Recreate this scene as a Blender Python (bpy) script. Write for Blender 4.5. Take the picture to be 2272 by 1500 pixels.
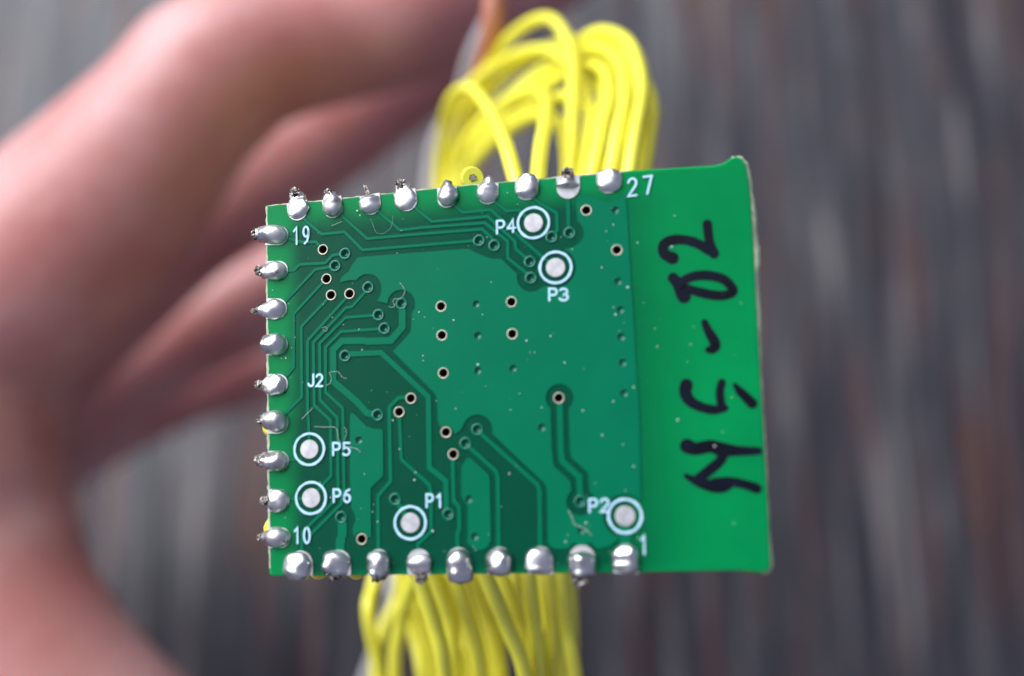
import bpy, bmesh, math, random
from mathutils import Vector, Matrix, noise
random.seed(7)
for o in list(bpy.data.objects): bpy.data.objects.remove(o)
S = bpy.context.scene
COL = S.collection
MM = 0.001
R_ = math.radians

# ------------------------------------------------------------------ camera
FPX, CX, CY = 2300.0, 1136.0, 750.0            # focal length and centre in photograph pixels
TILT, TABLE_D = R_(12), 0.205
cd = bpy.data.cameras.new('camera'); cam = bpy.data.objects.new('camera', cd); COL.objects.link(cam)
cam.location = (0, -TABLE_D*math.sin(TILT), TABLE_D*math.cos(TILT)); cam.rotation_euler = (TILT, 0, 0)
cd.sensor_width = 36; cd.lens = 36*FPX/2272; cd.clip_start = 0.004; cd.clip_end = 20
cd.dof.use_dof = True; cd.dof.focus_distance = 0.0462; cd.dof.aperture_fstop = 18.5
S.camera = cam
CAM = Matrix.Translation(cam.location) @ Matrix.Rotation(TILT, 4, 'X')

# ------------------------------------------------------------------ light
W = bpy.data.worlds.new('World'); S.world = W; W.use_nodes = True
W.node_tree.nodes['Background'].inputs[0].default_value = (0.56, 0.62, 0.90, 1)
W.node_tree.nodes['Background'].inputs[1].default_value = 0.40
def area(name, loc, aim, sx, sy, power, col):
    l = bpy.data.lights.new(name, 'AREA'); l.shape = 'RECTANGLE'; l.size = sx; l.size_y = sy
    l.energy = power; l.color = col
    o = bpy.data.objects.new(name, l); COL.objects.link(o); o.location = loc
    o.rotation_euler = (Vector(aim)-Vector(loc)).to_track_quat('-Z', 'Y').to_euler()
    return o
area('window_light', (-0.82, 0.66, 0.88), (0, 0, 0.12), 1.8, 1.15, 49.0, (0.91, 0.955, 1.0))
S.view_settings.view_transform = 'Standard'; S.view_settings.look = 'None'
S.view_settings.exposure = 0.0; S.view_settings.gamma = 1.0
S.render.engine = 'CYCLES'

# ------------------------------------------------------------------ helpers
def at(px, py, depth_mm):
    """a point of the place, depth in mm in front of the camera"""
    d = depth_mm*MM
    return CAM @ Vector(((px-CX)/FPX*d, -(py-CY)/FPX*d, -d))

# the board's pose (found from the pad rows, pitch 1.7 mm)
PITCH = 1.7
def rodr(r):
    v = Vector(r); return Matrix.Rotation(v.length, 3, v.normalized())
RB = rodr((-0.1412, 0.1792, -0.0482))
TB = Vector((-5.5218, -3.0858, 27.0556))*PITCH
UC, VC = 4.95*PITCH, 4.1*PITCH                     # board centre in its own millimetres
def to_board(px, py):
    """pixel -> millimetres on the board face, x right, y up, from the board's centre"""
    d = Vector(((px-CX)/FPX, (py-CY)/FPX, 1.0))
    n = RB.col[2]
    s = TB.dot(n)/d.dot(n)
    q = RB.transposed() @ (d*s-TB)
    return Vector((q.x-UC, -(q.y-VC), 0))
D3 = Matrix(((1,0,0),(0,-1,0),(0,0,-1)))
oc = RB @ Vector((UC, VC, 0)) + TB
BM = CAM @ (Matrix.Translation(D3 @ (oc*MM)) @ (D3 @ RB @ D3).to_4x4())

def tag(o, label=None, cat=None, group=None, kind=None):
    if label: o['label'] = label
    if cat: o['category'] = cat
    if group: o['group'] = group
    if kind: o['kind'] = kind
    return o
def link(name, me, mat, parent=None, smooth=False):
    o = bpy.data.objects.new(name, me); COL.objects.link(o)
    if mat and not me.materials: me.materials.append(mat)
    if parent: o.parent = parent
    if smooth:
        me.polygons.foreach_set('use_smooth', [True]*len(me.polygons))
    return o
def mesh(name, verts, faces):
    me = bpy.data.meshes.new(name); me.from_pydata([tuple(v) for v in verts], [], faces); me.update()
    return me
def empty(name, M):
    o = bpy.data.objects.new(name, None); COL.objects.link(o); o.matrix_world = M
    o.empty_display_size = 0.002
    return o
def catmull(P, n):
    """P: list of equal-length tuples"""
    out = []
    for i in range(len(P)-1):
        p0 = P[max(i-1, 0)]; p1 = P[i]; p2 = P[i+1]; p3 = P[min(i+2, len(P)-1)]
        for k in range(n):
            t = k/n
            out.append(tuple(0.5*((2*b)+(c-a)*t+(2*a-5*b+4*c-d)*t*t+(-a+3*b-3*c+d)*t**3) for a, b, c, d in zip(p0, p1, p2, p3)))
    out.append(tuple(P[-1])); return out

# ------------------------------------------------------------------ materials
def mat(name, col, rough=0.5, metal=0.0, spec=0.5, sss=0.0, sssr=(1,1,1), sscale=0.001):
    m = bpy.data.materials.new(name); m.use_nodes = True
    b = m.node_tree.nodes['Principled BSDF']
    b.inputs['Base Color'].default_value = (*col, 1); b.inputs['Roughness'].default_value = rough
    b.inputs['Metallic'].default_value = metal; b.inputs['Specular IOR Level'].default_value = spec
    if sss:
        b.inputs['Subsurface Weight'].default_value = sss; b.inputs['Subsurface Radius'].default_value = sssr
        b.inputs['Subsurface Scale'].default_value = sscale
    return m
def nodes(m): return m.node_tree.nodes, m.node_tree.links, m.node_tree.nodes['Principled BSDF']
def add_noise(m, scale, detail=4, stretch=(1,1,1), coord='Object', dist=0.0, rough=0.55):
    N, L, b = nodes(m)
    tc = N.new('ShaderNodeTexCoord'); mp = N.new('ShaderNodeMapping'); mp.inputs['Scale'].default_value = stretch
    nz = N.new('ShaderNodeTexNoise'); nz.inputs['Scale'].default_value = scale; nz.inputs['Detail'].default_value = detail
    nz.inputs['Distortion'].default_value = dist; nz.inputs['Roughness'].default_value = rough
    L.new(tc.outputs[coord], mp.inputs[0]); L.new(mp.outputs[0], nz.inputs['Vector'])
    return nz
def ramp(m, fac, stops):
    N, L, b = nodes(m)
    r = N.new('ShaderNodeValToRGB'); e = r.color_ramp.elements
    while len(e) < len(stops): e.new(0.5)
    for el, (p, c) in zip(e, stops):
        el.position = p; el.color = (*c, 1) if len(c) == 3 else c
    L.new(fac, r.inputs[0]); return r
def add_bump(m, h, strength, dist):
    N, L, b = nodes(m)
    bp = N.new('ShaderNodeBump'); bp.inputs['Strength'].default_value = strength; bp.inputs['Distance'].default_value = dist
    L.new(h, bp.inputs['Height']); L.new(bp.outputs[0], b.inputs['Normal'])

def tinted(name, col, var, rough, scale, **k):
    m = mat(name, col, rough, **k)
    nz = add_noise(m, scale, 5)
    r = ramp(m, nz.outputs[0], [(0.3, tuple(c*(1-var) for c in col)), (0.7, tuple(c*(1+var) for c in col))])
    N, L, b = nodes(m); L.new(r.outputs[0], b.inputs['Base Color'])
    n2 = add_noise(m, scale*6, 3); add_bump(m, n2.outputs[0], 0.12, 0.00003)
    return m
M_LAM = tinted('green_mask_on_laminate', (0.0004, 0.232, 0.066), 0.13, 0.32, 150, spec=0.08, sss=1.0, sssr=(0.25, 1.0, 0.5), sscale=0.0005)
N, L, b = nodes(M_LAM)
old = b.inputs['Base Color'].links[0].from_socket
def plane_glow_mask(m, x0, x1, y0, y1, soft):
    # 1 over the buried copper plane (board metres), 0 in the open laminate around it; soft edges paint scattered light
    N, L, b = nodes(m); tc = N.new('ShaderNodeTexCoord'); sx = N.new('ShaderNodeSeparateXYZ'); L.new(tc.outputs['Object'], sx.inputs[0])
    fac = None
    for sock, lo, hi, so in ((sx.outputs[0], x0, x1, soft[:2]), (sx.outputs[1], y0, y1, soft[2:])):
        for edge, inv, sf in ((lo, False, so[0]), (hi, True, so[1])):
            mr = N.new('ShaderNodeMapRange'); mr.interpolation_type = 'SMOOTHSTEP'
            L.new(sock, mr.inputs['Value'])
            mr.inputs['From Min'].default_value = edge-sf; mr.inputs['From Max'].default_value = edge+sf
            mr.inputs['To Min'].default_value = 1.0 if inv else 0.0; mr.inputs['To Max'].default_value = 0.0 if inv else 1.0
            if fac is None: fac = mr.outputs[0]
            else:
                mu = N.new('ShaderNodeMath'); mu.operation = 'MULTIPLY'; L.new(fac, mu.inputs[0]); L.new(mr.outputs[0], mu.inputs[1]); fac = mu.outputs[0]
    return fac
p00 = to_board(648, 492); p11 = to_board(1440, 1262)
fac = plane_glow_mask(M_LAM, p00.x*MM, p11.x*MM, p11.y*MM, p00.y*MM, (0.00055, 0.0028, 0.0004, 0.0007))
mxl = N.new('ShaderNodeMixRGB'); L.new(fac, mxl.inputs[0]); L.new(old, mxl.inputs[1]); mxl.inputs[2].default_value = (0.0006, 0.075, 0.037, 1)  # darker over copper; brighter surround paints light coming through the board
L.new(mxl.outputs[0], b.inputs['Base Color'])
M_CU = tinted('green_mask_on_copper', (0.0004, 0.136, 0.063), 0.06, 0.30, 300, spec=0.09)
M_CUVIA = tinted('green_mask_in_via', (0.003, 0.13, 0.075), 0.07, 0.14, 300)
M_FR4 = tinted('raw_laminate', (0.42, 0.47, 0.30), 0.25, 0.7, 900, sss=0.5, sscale=0.0004)
M_SILK = tinted('silkscreen_ink', (0.42, 0.65, 0.76), 0.10, 0.55, 1500)
M_PAD = tinted('tinned_pad', (0.46, 0.445, 0.45), 0.22, 0.48, 2200, metal=0.5)
M_GOLD = tinted('gold_plating', (0.62, 0.55, 0.42), 0.15, 0.42, 1500, metal=0.6)
M_INK = tinted('marker_ink', (0.0018, 0.003, 0.009), 0.6, 0.40, 700, spec=0.16)
M_LINT = mat('lint', (0.46, 0.52, 0.46), 0.8)
M_DUST = mat('dust_grain', (0.75, 0.80, 0.74), 0.9)

M_SOLD = mat('solder', (0.63, 0.62, 0.64), 0.24, 1.0)
N, L, b = nodes(M_SOLD)
nz = add_noise(M_SOLD, 1600, 6)
r = ramp(M_SOLD, nz.outputs[0], [(0.27, (0.26, 0.22, 0.19)), (0.40, (0.60, 0.575, 0.56)), (0.7, (0.76, 0.745, 0.75))])
L.new(r.outputs[0], b.inputs['Base Color'])
nz2 = add_noise(M_SOLD, 900, 4)
r2 = ramp(M_SOLD, nz2.outputs[0], [(0.35, (0.24,)*3), (0.7, (0.52,)*3)]); L.new(r2.outputs[0], b.inputs['Roughness'])
nz3 = add_noise(M_SOLD, 3500, 5); add_bump(M_SOLD, nz3.outputs[0], 0.35, 0.00004)
M_STUB = mat('tinned_strands', (0.52, 0.47, 0.42), 0.38, 1.0)
N, L, b = nodes(M_STUB)
nz = add_noise(M_STUB, 5200, 6)
r = ramp(M_STUB, nz.outputs[0], [(0.38, (0.03, 0.022, 0.02)), (0.52, (0.30, 0.26, 0.22)), (0.70, (0.75, 0.73, 0.72))])
L.new(r.outputs[0], b.inputs['Base Color']); add_bump(M_STUB, nz.outputs[0], 0.9, 0.00008)

M_WIRE = tinted('yellow_insulation', (0.88, 0.81, 0.055), 0.10, 0.38, 300, spec=0.9, sss=0.06, sssr=(1, 0.8, 0.15), sscale=0.0006)
M_WHITE = mat('white_insulation', (0.34, 0.32, 0.33), 0.55)
M_ORANGE = mat('orange_insulation', (0.50, 0.19, 0.12), 0.5)

M_SKIN = mat('skin', (0.5, 0.24, 0.2), 0.44, spec=0.6, sss=0.85, sssr=(1.0, 0.28, 0.14), sscale=0.0055)
N, L, b = nodes(M_SKIN)
nz = add_noise(M_SKIN, 85, 5)
r = ramp(M_SKIN, nz.outputs[0], [(0.3, (0.50, 0.18, 0.16)), (0.5, (0.565, 0.252, 0.232)), (0.72, (0.62, 0.34, 0.325))])
L.new(r.outputs[0], b.inputs['Base Color'])
nz2 = add_noise(M_SKIN, 700, 6); add_bump(M_SKIN, nz2.outputs[0], 0.4, 0.0004)
M_NAIL = mat('fingernail', (0.62, 0.34, 0.30), 0.25, sss=0.3, sscale=0.001)

M_WOOD = mat('dark_weathered_wood', (0.1, 0.1, 0.1), 0.46, spec=0.6)
N, L, b = nodes(M_WOOD)
g1 = add_noise(M_WOOD, 1.0, 3, (290, 17, 1), dist=0.3, rough=0.6)
r1 = ramp(M_WOOD, g1.outputs[0], [(0.34, (0.008, 0.009, 0.015)), (0.47, (0.026, 0.024, 0.031)), (0.58, (0.062, 0.056, 0.062)), (0.70, (0.22, 0.19, 0.18))])
g2 = add_noise(M_WOOD, 1.0, 3, (230, 19, 1), dist=0.2); 
r2 = ramp(M_WOOD, g2.outputs[0], [(0.53, (0,)*3), (0.64, (1,)*3)])
mx = N.new('ShaderNodeMixRGB'); mx.inputs[2].default_value = (0.095, 0.036, 0.024, 1)
sc = N.new('ShaderNodeMath'); sc.operation = 'MULTIPLY'; sc.inputs[1].default_value = 0.75
L.new(r2.outputs[0], sc.inputs[0]); L.new(sc.outputs[0], mx.inputs[0]); L.new(r1.outputs[0], mx.inputs[1]); L.new(mx.outputs[0], b.inputs['Base Color'])
g3 = add_noise(M_WOOD, 1.0, 6, (900, 45, 1)); add_bump(M_WOOD, g3.outputs[0], 0.6, 0.0006)

# ------------------------------------------------------------------ the surface behind
def make_table():
    # a wide board surface with long shallow grooves worn between the grain ridges
    nx, ny, hx, hy = 260, 8, 0.45, 0.5
    V, F = [], []
    for j in range(ny+1):
        for i in range(nx+1):
            x = -hx+2*hx*i/nx; y = -hy+2*hy*j/ny
            z = 0.0011*noise.noise(Vector((x*160, y*3, 0)))-0.0008
            V.append((x, y, z))
    for j in range(ny):
        for i in range(nx):
            a = j*(nx+1)+i; F.append((a, a+1, a+nx+2, a+nx+1))
    k = len(V)
    V += [(-hx, -hy, -0.03), (hx, -hy, -0.03), (hx, hy, -0.03), (-hx, hy, -0.03)]
    F.append((k+3, k+2, k+1, k))
    o = link('tabletop', mesh('tabletop', V, F), M_WOOD, smooth=True)
    tag(o, 'dark weathered wooden tabletop with grey and reddish streaked grain', kind='structure')
make_table()

# ------------------------------------------------------------------ the circuit board
board = empty('circuit_board', BM)
tag(board, 'green circuit board with soldered edge pads and handwritten MS-02', 'circuit board')

def prism2d(name, outline, holes, z0, z1, m, parent, bevel=0.0, seg=14):
    """flat plate from outlines in board mm, holes cut through (curve fill)"""
    cu = bpy.data.curves.new(name, 'CURVE'); cu.dimensions = '2D'; cu.fill_mode = 'BOTH'
    loops = [outline]+holes
    for lp in loops:
        sp = cu.splines.new('POLY'); sp.points.add(len(lp)-1); sp.use_cyclic_u = True
        for p, q in zip(sp.points, lp): p.co = (q[0]*MM, q[1]*MM, 0, 1)
    h = (z1-z0)/2*MM
    cu.extrude = h-bevel*MM
    if bevel: cu.bevel_depth = bevel*MM; cu.bevel_resolution = 1; cu.offset = -bevel*MM
    t = bpy.data.objects.new('tmp', cu); COL.objects.link(t)
    dg = bpy.context.evaluated_depsgraph_get()
    me = bpy.data.meshes.new_from_object(t.evaluated_get(dg)); bpy.data.objects.remove(t)
    me.transform(Matrix.Translation((0, 0, (z0+z1)/2*MM))); me.name = name; me.materials.clear()
    return link(name, me, m, parent)
def circ(c, r, n=14): return [(c[0]+r*math.cos(2*math.pi*i/n), c[1]+r*math.sin(2*math.pi*i/n)) for i in range(n)]
def b2(pts): return [tuple(to_board(*p)[:2]) for p in pts]

PXMM = 1/ (FPX/ (27.05*PITCH))                      # about 0.02 mm per photograph pixel on the board

GOLD = [(717,554),(725,619),(735,655),(776,652),(979,680),(981,744),(984,828),(1135,670),(1137,741),(1301,467),(1369,555),(912,884),(886,914),(990,959),(1006,1008),(1240,883),(803,1196)]
TENT = [(766,563),(744,590),(817,638),(891,674),(840,699),(853,729),(766,790),(838,921),(1063,534),(1097,545),(1176,581),(1178,617),(1224,526),(1264,517),(1057,675),(1061,745),(1061,823),(1139,818),(1366,467),(1372,625),(1377,688),(1379,748),(1382,805),(1385,873),(1203,949),(1059,953),(1033,984),(797,977),(757,1148),(877,1108),(995,1141),(1041,1108),(1054,1191),(1288,1113),(1290,1178)]
HOLE_R = 0.168
OUT = [(590,455),(720,443),(860,428),(1000,413),(1200,395),(1395,378),(1500,372),(1585,367),(1606,361),(1622,350),(1634,346),(1646,351),(1655,366),(1661,395),(1666,440),(1670,500),(1673,560),(1677,640),(1682,740),(1688,850),(1693,930),(1697,1000),(1703,1100),(1707,1190),(1710,1250),(1706,1265),(1692,1271),(1664,1268),(1640,1266),(1420,1270),(1200,1272),(1000,1274),(800,1276),(606,1278),(599,1275),(597,1268),(595,1100),(593,900),(591,700),(590,550)]
allv = [(p, 0) for p in GOLD]+[(p, 1) for p in TENT]
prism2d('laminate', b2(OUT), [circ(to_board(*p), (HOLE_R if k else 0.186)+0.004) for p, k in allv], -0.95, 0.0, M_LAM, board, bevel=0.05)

# torn pale rim along the sheared right side
def torn_rim():
    inner = [(1622,352),(1640,349),(1652,362),(1659,395),(1664,440),(1668,500),(1671,560),(1675,640),(1680,740),(1686,850),(1691,930),(1695,1000),(1701,1100),(1705,1190),(1708,1248),(1700,1266),(1684,1269)]
    outer = [(1624,343),(1645,343),(1662,362),(1669,400),(1675,445),(1681,500),(1686,560),(1686,640),(1690,740),(1694,850),(1698,930),(1702,1000),(1707,1100),(1711,1190),(1716,1252),(1706,1273),(1684,1274)]
    ci, co = catmull([(a, b_) for a, b_ in inner], 5), catmull([(a, b_) for a, b_ in outer], 5)
    V, F = [], []
    for k, (p, q) in enumerate(zip(ci, co)):
        a, c = to_board(*p), to_board(*q)
        j = random.uniform(-0.03, 0.05)
        c = a+(c-a)*(1+j*3)
        V += [(a.x*MM, a.y*MM, -0.03*MM), ((a.x+0.6*(c.x-a.x))*MM, (a.y+0.6*(c.y-a.y))*MM, (-0.10+random.uniform(-.04,.03))*MM),
              (c.x*MM, c.y*MM, (-0.26+random.uniform(-.06,.06))*MM), (c.x*MM, c.y*MM, -0.75*MM), (a.x*MM, a.y*MM, -0.93*MM)]
    for k in range(len(ci)-1):
        for i in range(4): F.append((k*5+i, k*5+i+1, k*5+i+6, k*5+i+5))
    o = link('torn_edge', mesh('torn_edge', V, F), M_FR4, board)
    tag(o, 'pale ragged laminate edge where the board was cut')
torn_rim()

def routed_edge(pts, w, seed):
    rr = random.Random(seed); P = []; Wd = []
    for a, c in zip(pts, pts[1:]):
        n = max(2, int(math.dist(a, c)/9))
        for i in range(n):
            t = i/n; P.append((a[0]+(c[0]-a[0])*t+rr.uniform(-.8, .8), a[1]+(c[1]-a[1])*t+rr.uniform(-.8, .8))); Wd.append(w*rr.uniform(0.35, 1.25)*PXMM)
    V, F = [], []
    ribs = ribbons('routed_edge', [(b2(P), Wd)], M_FR4, -0.06, 0.004, flare=0.03)
    tag(ribs, 'pale rough line along the routed board edge')

def pip(p, poly):
    x, y = p; c = False
    for i in range(len(poly)):
        x0, y0 = poly[i]; x1, y1 = poly[i-1]
        if (y0 > y) != (y1 > y) and x < (x1-x0)*(y-y0)/(y1-y0)+x0: c = not c
    return c
def dist_poly(p, poly):
    m = 1e9
    for i in range(len(poly)):
        a = Vector(poly[i-1]); d = Vector(poly[i])-a; t = max(0, min(1, (Vector(p)-a).dot(d)/max(d.length_squared, 1e-9)))
        m = min(m, (Vector(p)-a-d*t).length)
    return m
def offset_line(P, h):
    out = []
    for i in range(len(P)):
        p = Vector(P[i]); a = (p-Vector(P[i-1])).normalized() if i else None; c = (Vector(P[i+1])-p).normalized() if i < len(P)-1 else None
        a = a or c; c = c or a
        t = (a+c).normalized(); n = Vector((-t.y, t.x)); out.append(p+n*(h/max(0.3, n.dot(Vector((-a.y, a.x))))))
    return out
def arc(c, r, a0, a1, n=7): return [(c[0]+r*math.cos(R_(a0+(a1-a0)*i/n)), c[1]+r*math.sin(R_(a0+(a1-a0)*i/n))) for i in range(n+1)]

MAIN = ([(795,571),(920,561),(1038,552),(1052,559),(1068,566),(1078,570),(1092,575),(1112,574),(1148,609)]
  + [(1147,618),(1151,632),(1160,642),(1174,648),(1190,646),(1203,638),(1212,634)]
  + arc((1233,594), 45, 112, -65, 12)
  + [(1262,550),(1275,547),(1286,539),(1294,528),(1296,514),(1291,500),(1281,491),(1278,450),(1284,436),(1318,436),(1332,444),(1350,448),(1368,444),(1379,432),(1389,430)]
  + [(1394,520),(1400,620),(1406,710),(1411,800),(1416,870),(1420,960),(1421,1098)]
  + arc((1387,1145), 49, -45, -255, 12)
  + [(1368,1200),(1352,1212),(1330,1217),(1322,1216),(1312,1204),(1305,1203),(1304,1222),(1279,1222),(1278,1204),(1270,1206),(1262,1217),(1236,1218),(1222,1213),(1216,1203),(1214,1086),(1208,1072),(1094,964)]
  + arc((1060,953), 33, 10, -165, 9)
  + [(1022,956),(1010,963),(1003,951),(990,944),(978,948),(974,942),(972,935),(970,885),(966,874),(872,780)]
  + [(908,742),(913,730),(914,694)] + arc((891,674), 31, 42, -180, 10)
  + [(846,670),(837,668),(845,655)] + arc((817,638), 30, 10, -148, 8)
  + [(775,622),(755,627),(758,615),(774,603),(782,588)])
POUR2 = [(780,915),(790,922),(813,945),(828,951),(850,953),(851,1056),(823,1083),(823,1100),(824,1192),(816,1192),(806,1180),(794,1182),(786,1190),(782,1174),(789,1156),(787,1138),(780,1127),(777,1060),(777,925)]
POUR3 = [(1036,1017),(1044,1016),(1083,1052),(1087,1062),(1090,1198),(1083,1212),(1073,1220),(1055,1221),(1036,1203),(1038,1190),(1038,1123),(1024,1102),(1024,1036)]
POUR4 = [(750,1158),(770,1158),(770,1190),(765,1196),(765,1224),(745,1224),(746,1194),(750,1190)]
CH = [(1242,883),(1245,997),(1248,1024),(1286,1059),(1288,1113)]
chL = [tuple(v) for v in offset_line(CH, 20)]; chR = [tuple(v) for v in offset_line(CH, -20)]
chan = arc(CH[0], 31, 130, 410, 12)+chR[1:-1]+arc(CH[-1], 31, 310-360, 230, 12)+chL[1:-1][::-1]
# order the channel as one loop: start cap, right side down, end cap, left side up
chan = arc(CH[0], 31, 130, 410, 12)+[p for p in chR[1:-1]]+arc(CH[-1], 31, -50, 230, 12)+[p for p in chL[1:-1]][::-1]

def pour(name, poly, extra=()):
    hs = []
    for p, k in allv:
        if pip(p, poly) and dist_poly(p, poly) > 10 and not any(pip(p, e) for e in extra):
            hs.append(circ(to_board(*p), (HOLE_R if k else 0.186)+0.012))
    hs += [b2(e) for e in extra]
    return prism2d(name, b2(poly), hs, -0.02, 0.036, M_CU, board)
o = pour('copper_pour', MAIN, [chan]); tag(o, 'large flat copper area under the green mask')
for P in (POUR2, POUR3, POUR4): pour('copper_pour', P)

def ribbon(P, w, z0, z1, flare=0.03, caps=True, ncap=6):
    """strip with round ends along board-mm points; w per point or one number"""
    n = len(P); W_ = w if isinstance(w, (list, tuple)) else [w]*n
    A = []; B = []
    for s, dst in ((1, A), (-1, B)):
        for i in range(n):
            p = Vector(P[i][:2]); a = (p-Vector(P[i-1][:2])).normalized() if i else None
            c = (Vector(P[i+1][:2])-p).normalized() if i < n-1 else None
            a = a or c; c = c or a; t = (a+c)
            t = t.normalized() if t.length > 1e-6 else a
            nn = Vector((-t.y, t.x)); k = 1/max(0.5, nn.dot(Vector((-a.y, a.x))))
            dst.append((p, nn*s*k, W_[i]/2))
    loop = list(A)
    if caps:
        p, nn, h = A[-1]; a0 = math.atan2(nn.y, nn.x)
        loop += [(p, Vector((math.cos(a0-math.pi*j/ncap), math.sin(a0-math.pi*j/ncap))), h) for j in range(1, ncap)]
    loop += B[::-1]
    if caps:
        p, nn, h = B[0]; a0 = math.atan2(nn.y, nn.x)
        loop += [(p, Vector((math.cos(a0-math.pi*j/ncap), math.sin(a0-math.pi*j/ncap))), h) for j in range(1, ncap)]
    V = []; F = []
    for p, d, h in loop: V.append(((p.x+d.x*h)*MM, (p.y+d.y*h)*MM, z1*MM))
    for p, d, h in loop: V.append(((p.x+d.x*(h+flare))*MM, (p.y+d.y*(h+flare))*MM, z0*MM))
    m = len(loop)
    for i in range(m): F.append((i, i+m, (i+1) % m+m, (i+1) % m))
    # top: strip quads + cap fans
    nb = n+(ncap-1 if caps else 0)
    idxB = [nb+(n-1-i) for i in range(n)]
    for i in range(n-1): F.append((i, idxB[i], idxB[i+1], i+1))
    if caps:
        F.append(tuple([n-1]+[idxB[-1]]+[n+j for j in range(ncap-2, -1, -1)]))
        F.append(tuple([idxB[0], 0]+[m-1-j for j in range(ncap-1)]))
    return V, F
def ribbons(name, strokes, m, z0, z1, flare=0.03, parent=board, dz=0.003, caps=True):
    V, F = [], []
    for k, (P, w) in enumerate(strokes):
        v, f = ribbon(P, w, z0, z1+k*dz, flare, caps); o_ = len(V); V += v; F += [tuple(i+o_ for i in q) for q in f]
    return link(name, mesh(name, V, F), m, parent)

TR = [
 ([(663,470),(680,491),(714,520),(765,515),(805,555),(1000,539),(1063,534)],6),
 ([(745,462),(762,482),(815,530),(940,519),(1070,509),(1092,529),(1097,545)],6),
 ([(828,455),(846,475),(888,511),(940,505),(1076,495),(1127,536),(1127,573),(1169,607),(1178,617)],6),
 ([(912,450),(931,470),(959,492),(1083,481),(1143,536),(1145,553),(1176,581)],6),
 ([(996,443),(1013,460),(1028,472),(1090,466),(1158,531),(1215,580)],6),
 ([(1085,433),(1103,452),(1125,469),(1151,466),(1172,486)],6),
 ([(1172,428),(1193,448),(1236,474),(1237,512),(1224,526)],6.5),
 ([(1261,425),(1261,443),(1262,507),(1264,517)],7.5),
 ([(625,525),(672,538),(702,537),(717,554)],6),
 ([(625,602),(653,600),(665,587),(722,584),(738,567),(755,564),(766,563)],6),
 ([(622,680),(637,665),(700,598),(732,593),(744,590)],6),
 ([(725,619),(715,629),(652,697),(652,815),(639,831),(622,848)],6),
 ([(735,655),(724,667),(669,725),(670,881),(653,898),(625,926)],6),
 ([(776,652),(767,663),(683,756),(683,915),(685,930),(687,995)],6),
 ([(817,638),(809,650),(781,681),(768,683),(696,760),(698,900),(734,933),(735,1056),(714,1079),(695,1098)],6),
 ([(840,699),(829,700),(767,705),(710,762),(711,888),(749,927),(751,1090),(738,1116),(671,1181),(670,1225)],6),
 ([(853,729),(844,730),(757,736),(723,770),(723,871),(761,906),(764,1085),(757,1119),(690,1186)],6),
 ([(891,674),(893,690),(893,726),(868,756),(810,758)],15),
 ([(812,756),(759,757),(740,776),(740,847),(793,892),(815,917),(838,921)],14),
 ([(766,790),(775,786),(846,783),(951,881),(953,1038),(990,1068),(991,1133),(995,1141)],11),
 ([(912,884),(898,882),(884,883),(864,904),(867,1068),(839,1101),(840,1216),(841,1230)],7.5),
 ([(886,914),(887,929),(891,1020),(953,1076),(957,1095),(957,1180),(928,1207),(929,1228)],7),
 ([(1006,1008),(1005,1022),(1007,1112),(1019,1125),(1020,1174),(1015,1184),(1017,1225)],8),
 ([(1033,984),(1044,995),(1101,1046),(1105,1060),(1107,1225)],8),
 ([(1059,953),(1072,967),(1194,1077),(1198,1090),(1199,1225)],8),
 ([(1242,885),(1245,997),(1248,1024),(1286,1059),(1288,1113)],12),
 ([(877,1108),(890,1128),(905,1150)],10),
 ([(1387,1150),(1388,1222)],22),
 ([(625,1021),(641,1020),(670,1019)],6),
 ([(625,1108),(643,1107),(672,1107)],6),
]
VSET = set(GOLD+TENT)
def trim(a, b_):
    d = math.dist(a, b_); return (a[0]+(b_[0]-a[0])*10.5/d, a[1]+(b_[1]-a[1])*10.5/d) if d > 12 else b_
for i, (P, w) in enumerate(TR):
    P = list(P)
    for e in (0, -1):
        n_ = 1 if e == 0 else -2
        if any(math.dist(P[e], v) < 4 for v in VSET):
            if math.dist(P[e], P[n_]) <= 12: P.pop(e)
            else: P[e] = trim(P[e], P[n_])
    ribbons('trace', [(b2(P), w*PXMM)], M_CU, -0.01, 0.030+0.0012*(i % 4), flare=0.02, caps=False)

def lathe(name, prof, n=20):
    V = []; F = []; rings = []
    for r, z in prof:
        if r < 1e-6: rings.append([len(V)]); V.append((0, 0, z*MM))
        else:
            rings.append(list(range(len(V), len(V)+n)))
            V += [(r*MM*math.cos(2*math.pi*i/n), r*MM*math.sin(2*math.pi*i/n), z*MM) for i in range(n)]
    for a, b_ in zip(rings, rings[1:]):
        for i in range(n):
            j = (i+1) % n
            if len(b_) == 1: F.append((a[i], a[j], b_[0]))
            elif len(a) == 1: F.append((a[0], b_[i], b_[j]))
            else: F.append((a[i], a[j], b_[j], b_[i]))
    return mesh(name, V, F)
gold_me = lathe('via', [(0.236, 0.0), (0.232, 0.042), (0.220, 0.047), (0.200, 0.046), (0.186, 0.03), (0.184, -0.02), (0.182, -0.94), (0, -0.94)])
tent_me = lathe('via', [(0.275, -0.01), (0.262, 0.030), (0.245, 0.042), (0.200, 0.042), (0.172, 0.026), (0.155, -0.03), (0.140, -0.08), (0.10, -0.13), (0.05, -0.15), (0, -0.155)])
tent2_me = lathe('via', [(0.185, 0.020), (0.178, 0.038), (0.168, 0.030), (0.150, -0.015), (0.130, -0.05), (0.09, -0.075), (0.05, -0.085), (0, -0.088)])
M_BORE = mat('drilled_bore', (0.055, 0.030, 0.018), 0.7, spec=0.2)  # oxidised copper brown, kept dark to paint the unlit depth of the hole
gold_me.materials.append(M_GOLD); gold_me.materials.append(M_BORE)
for pl in gold_me.polygons:
    if pl.center.z < -0.0001: pl.material_index = 1
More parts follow.
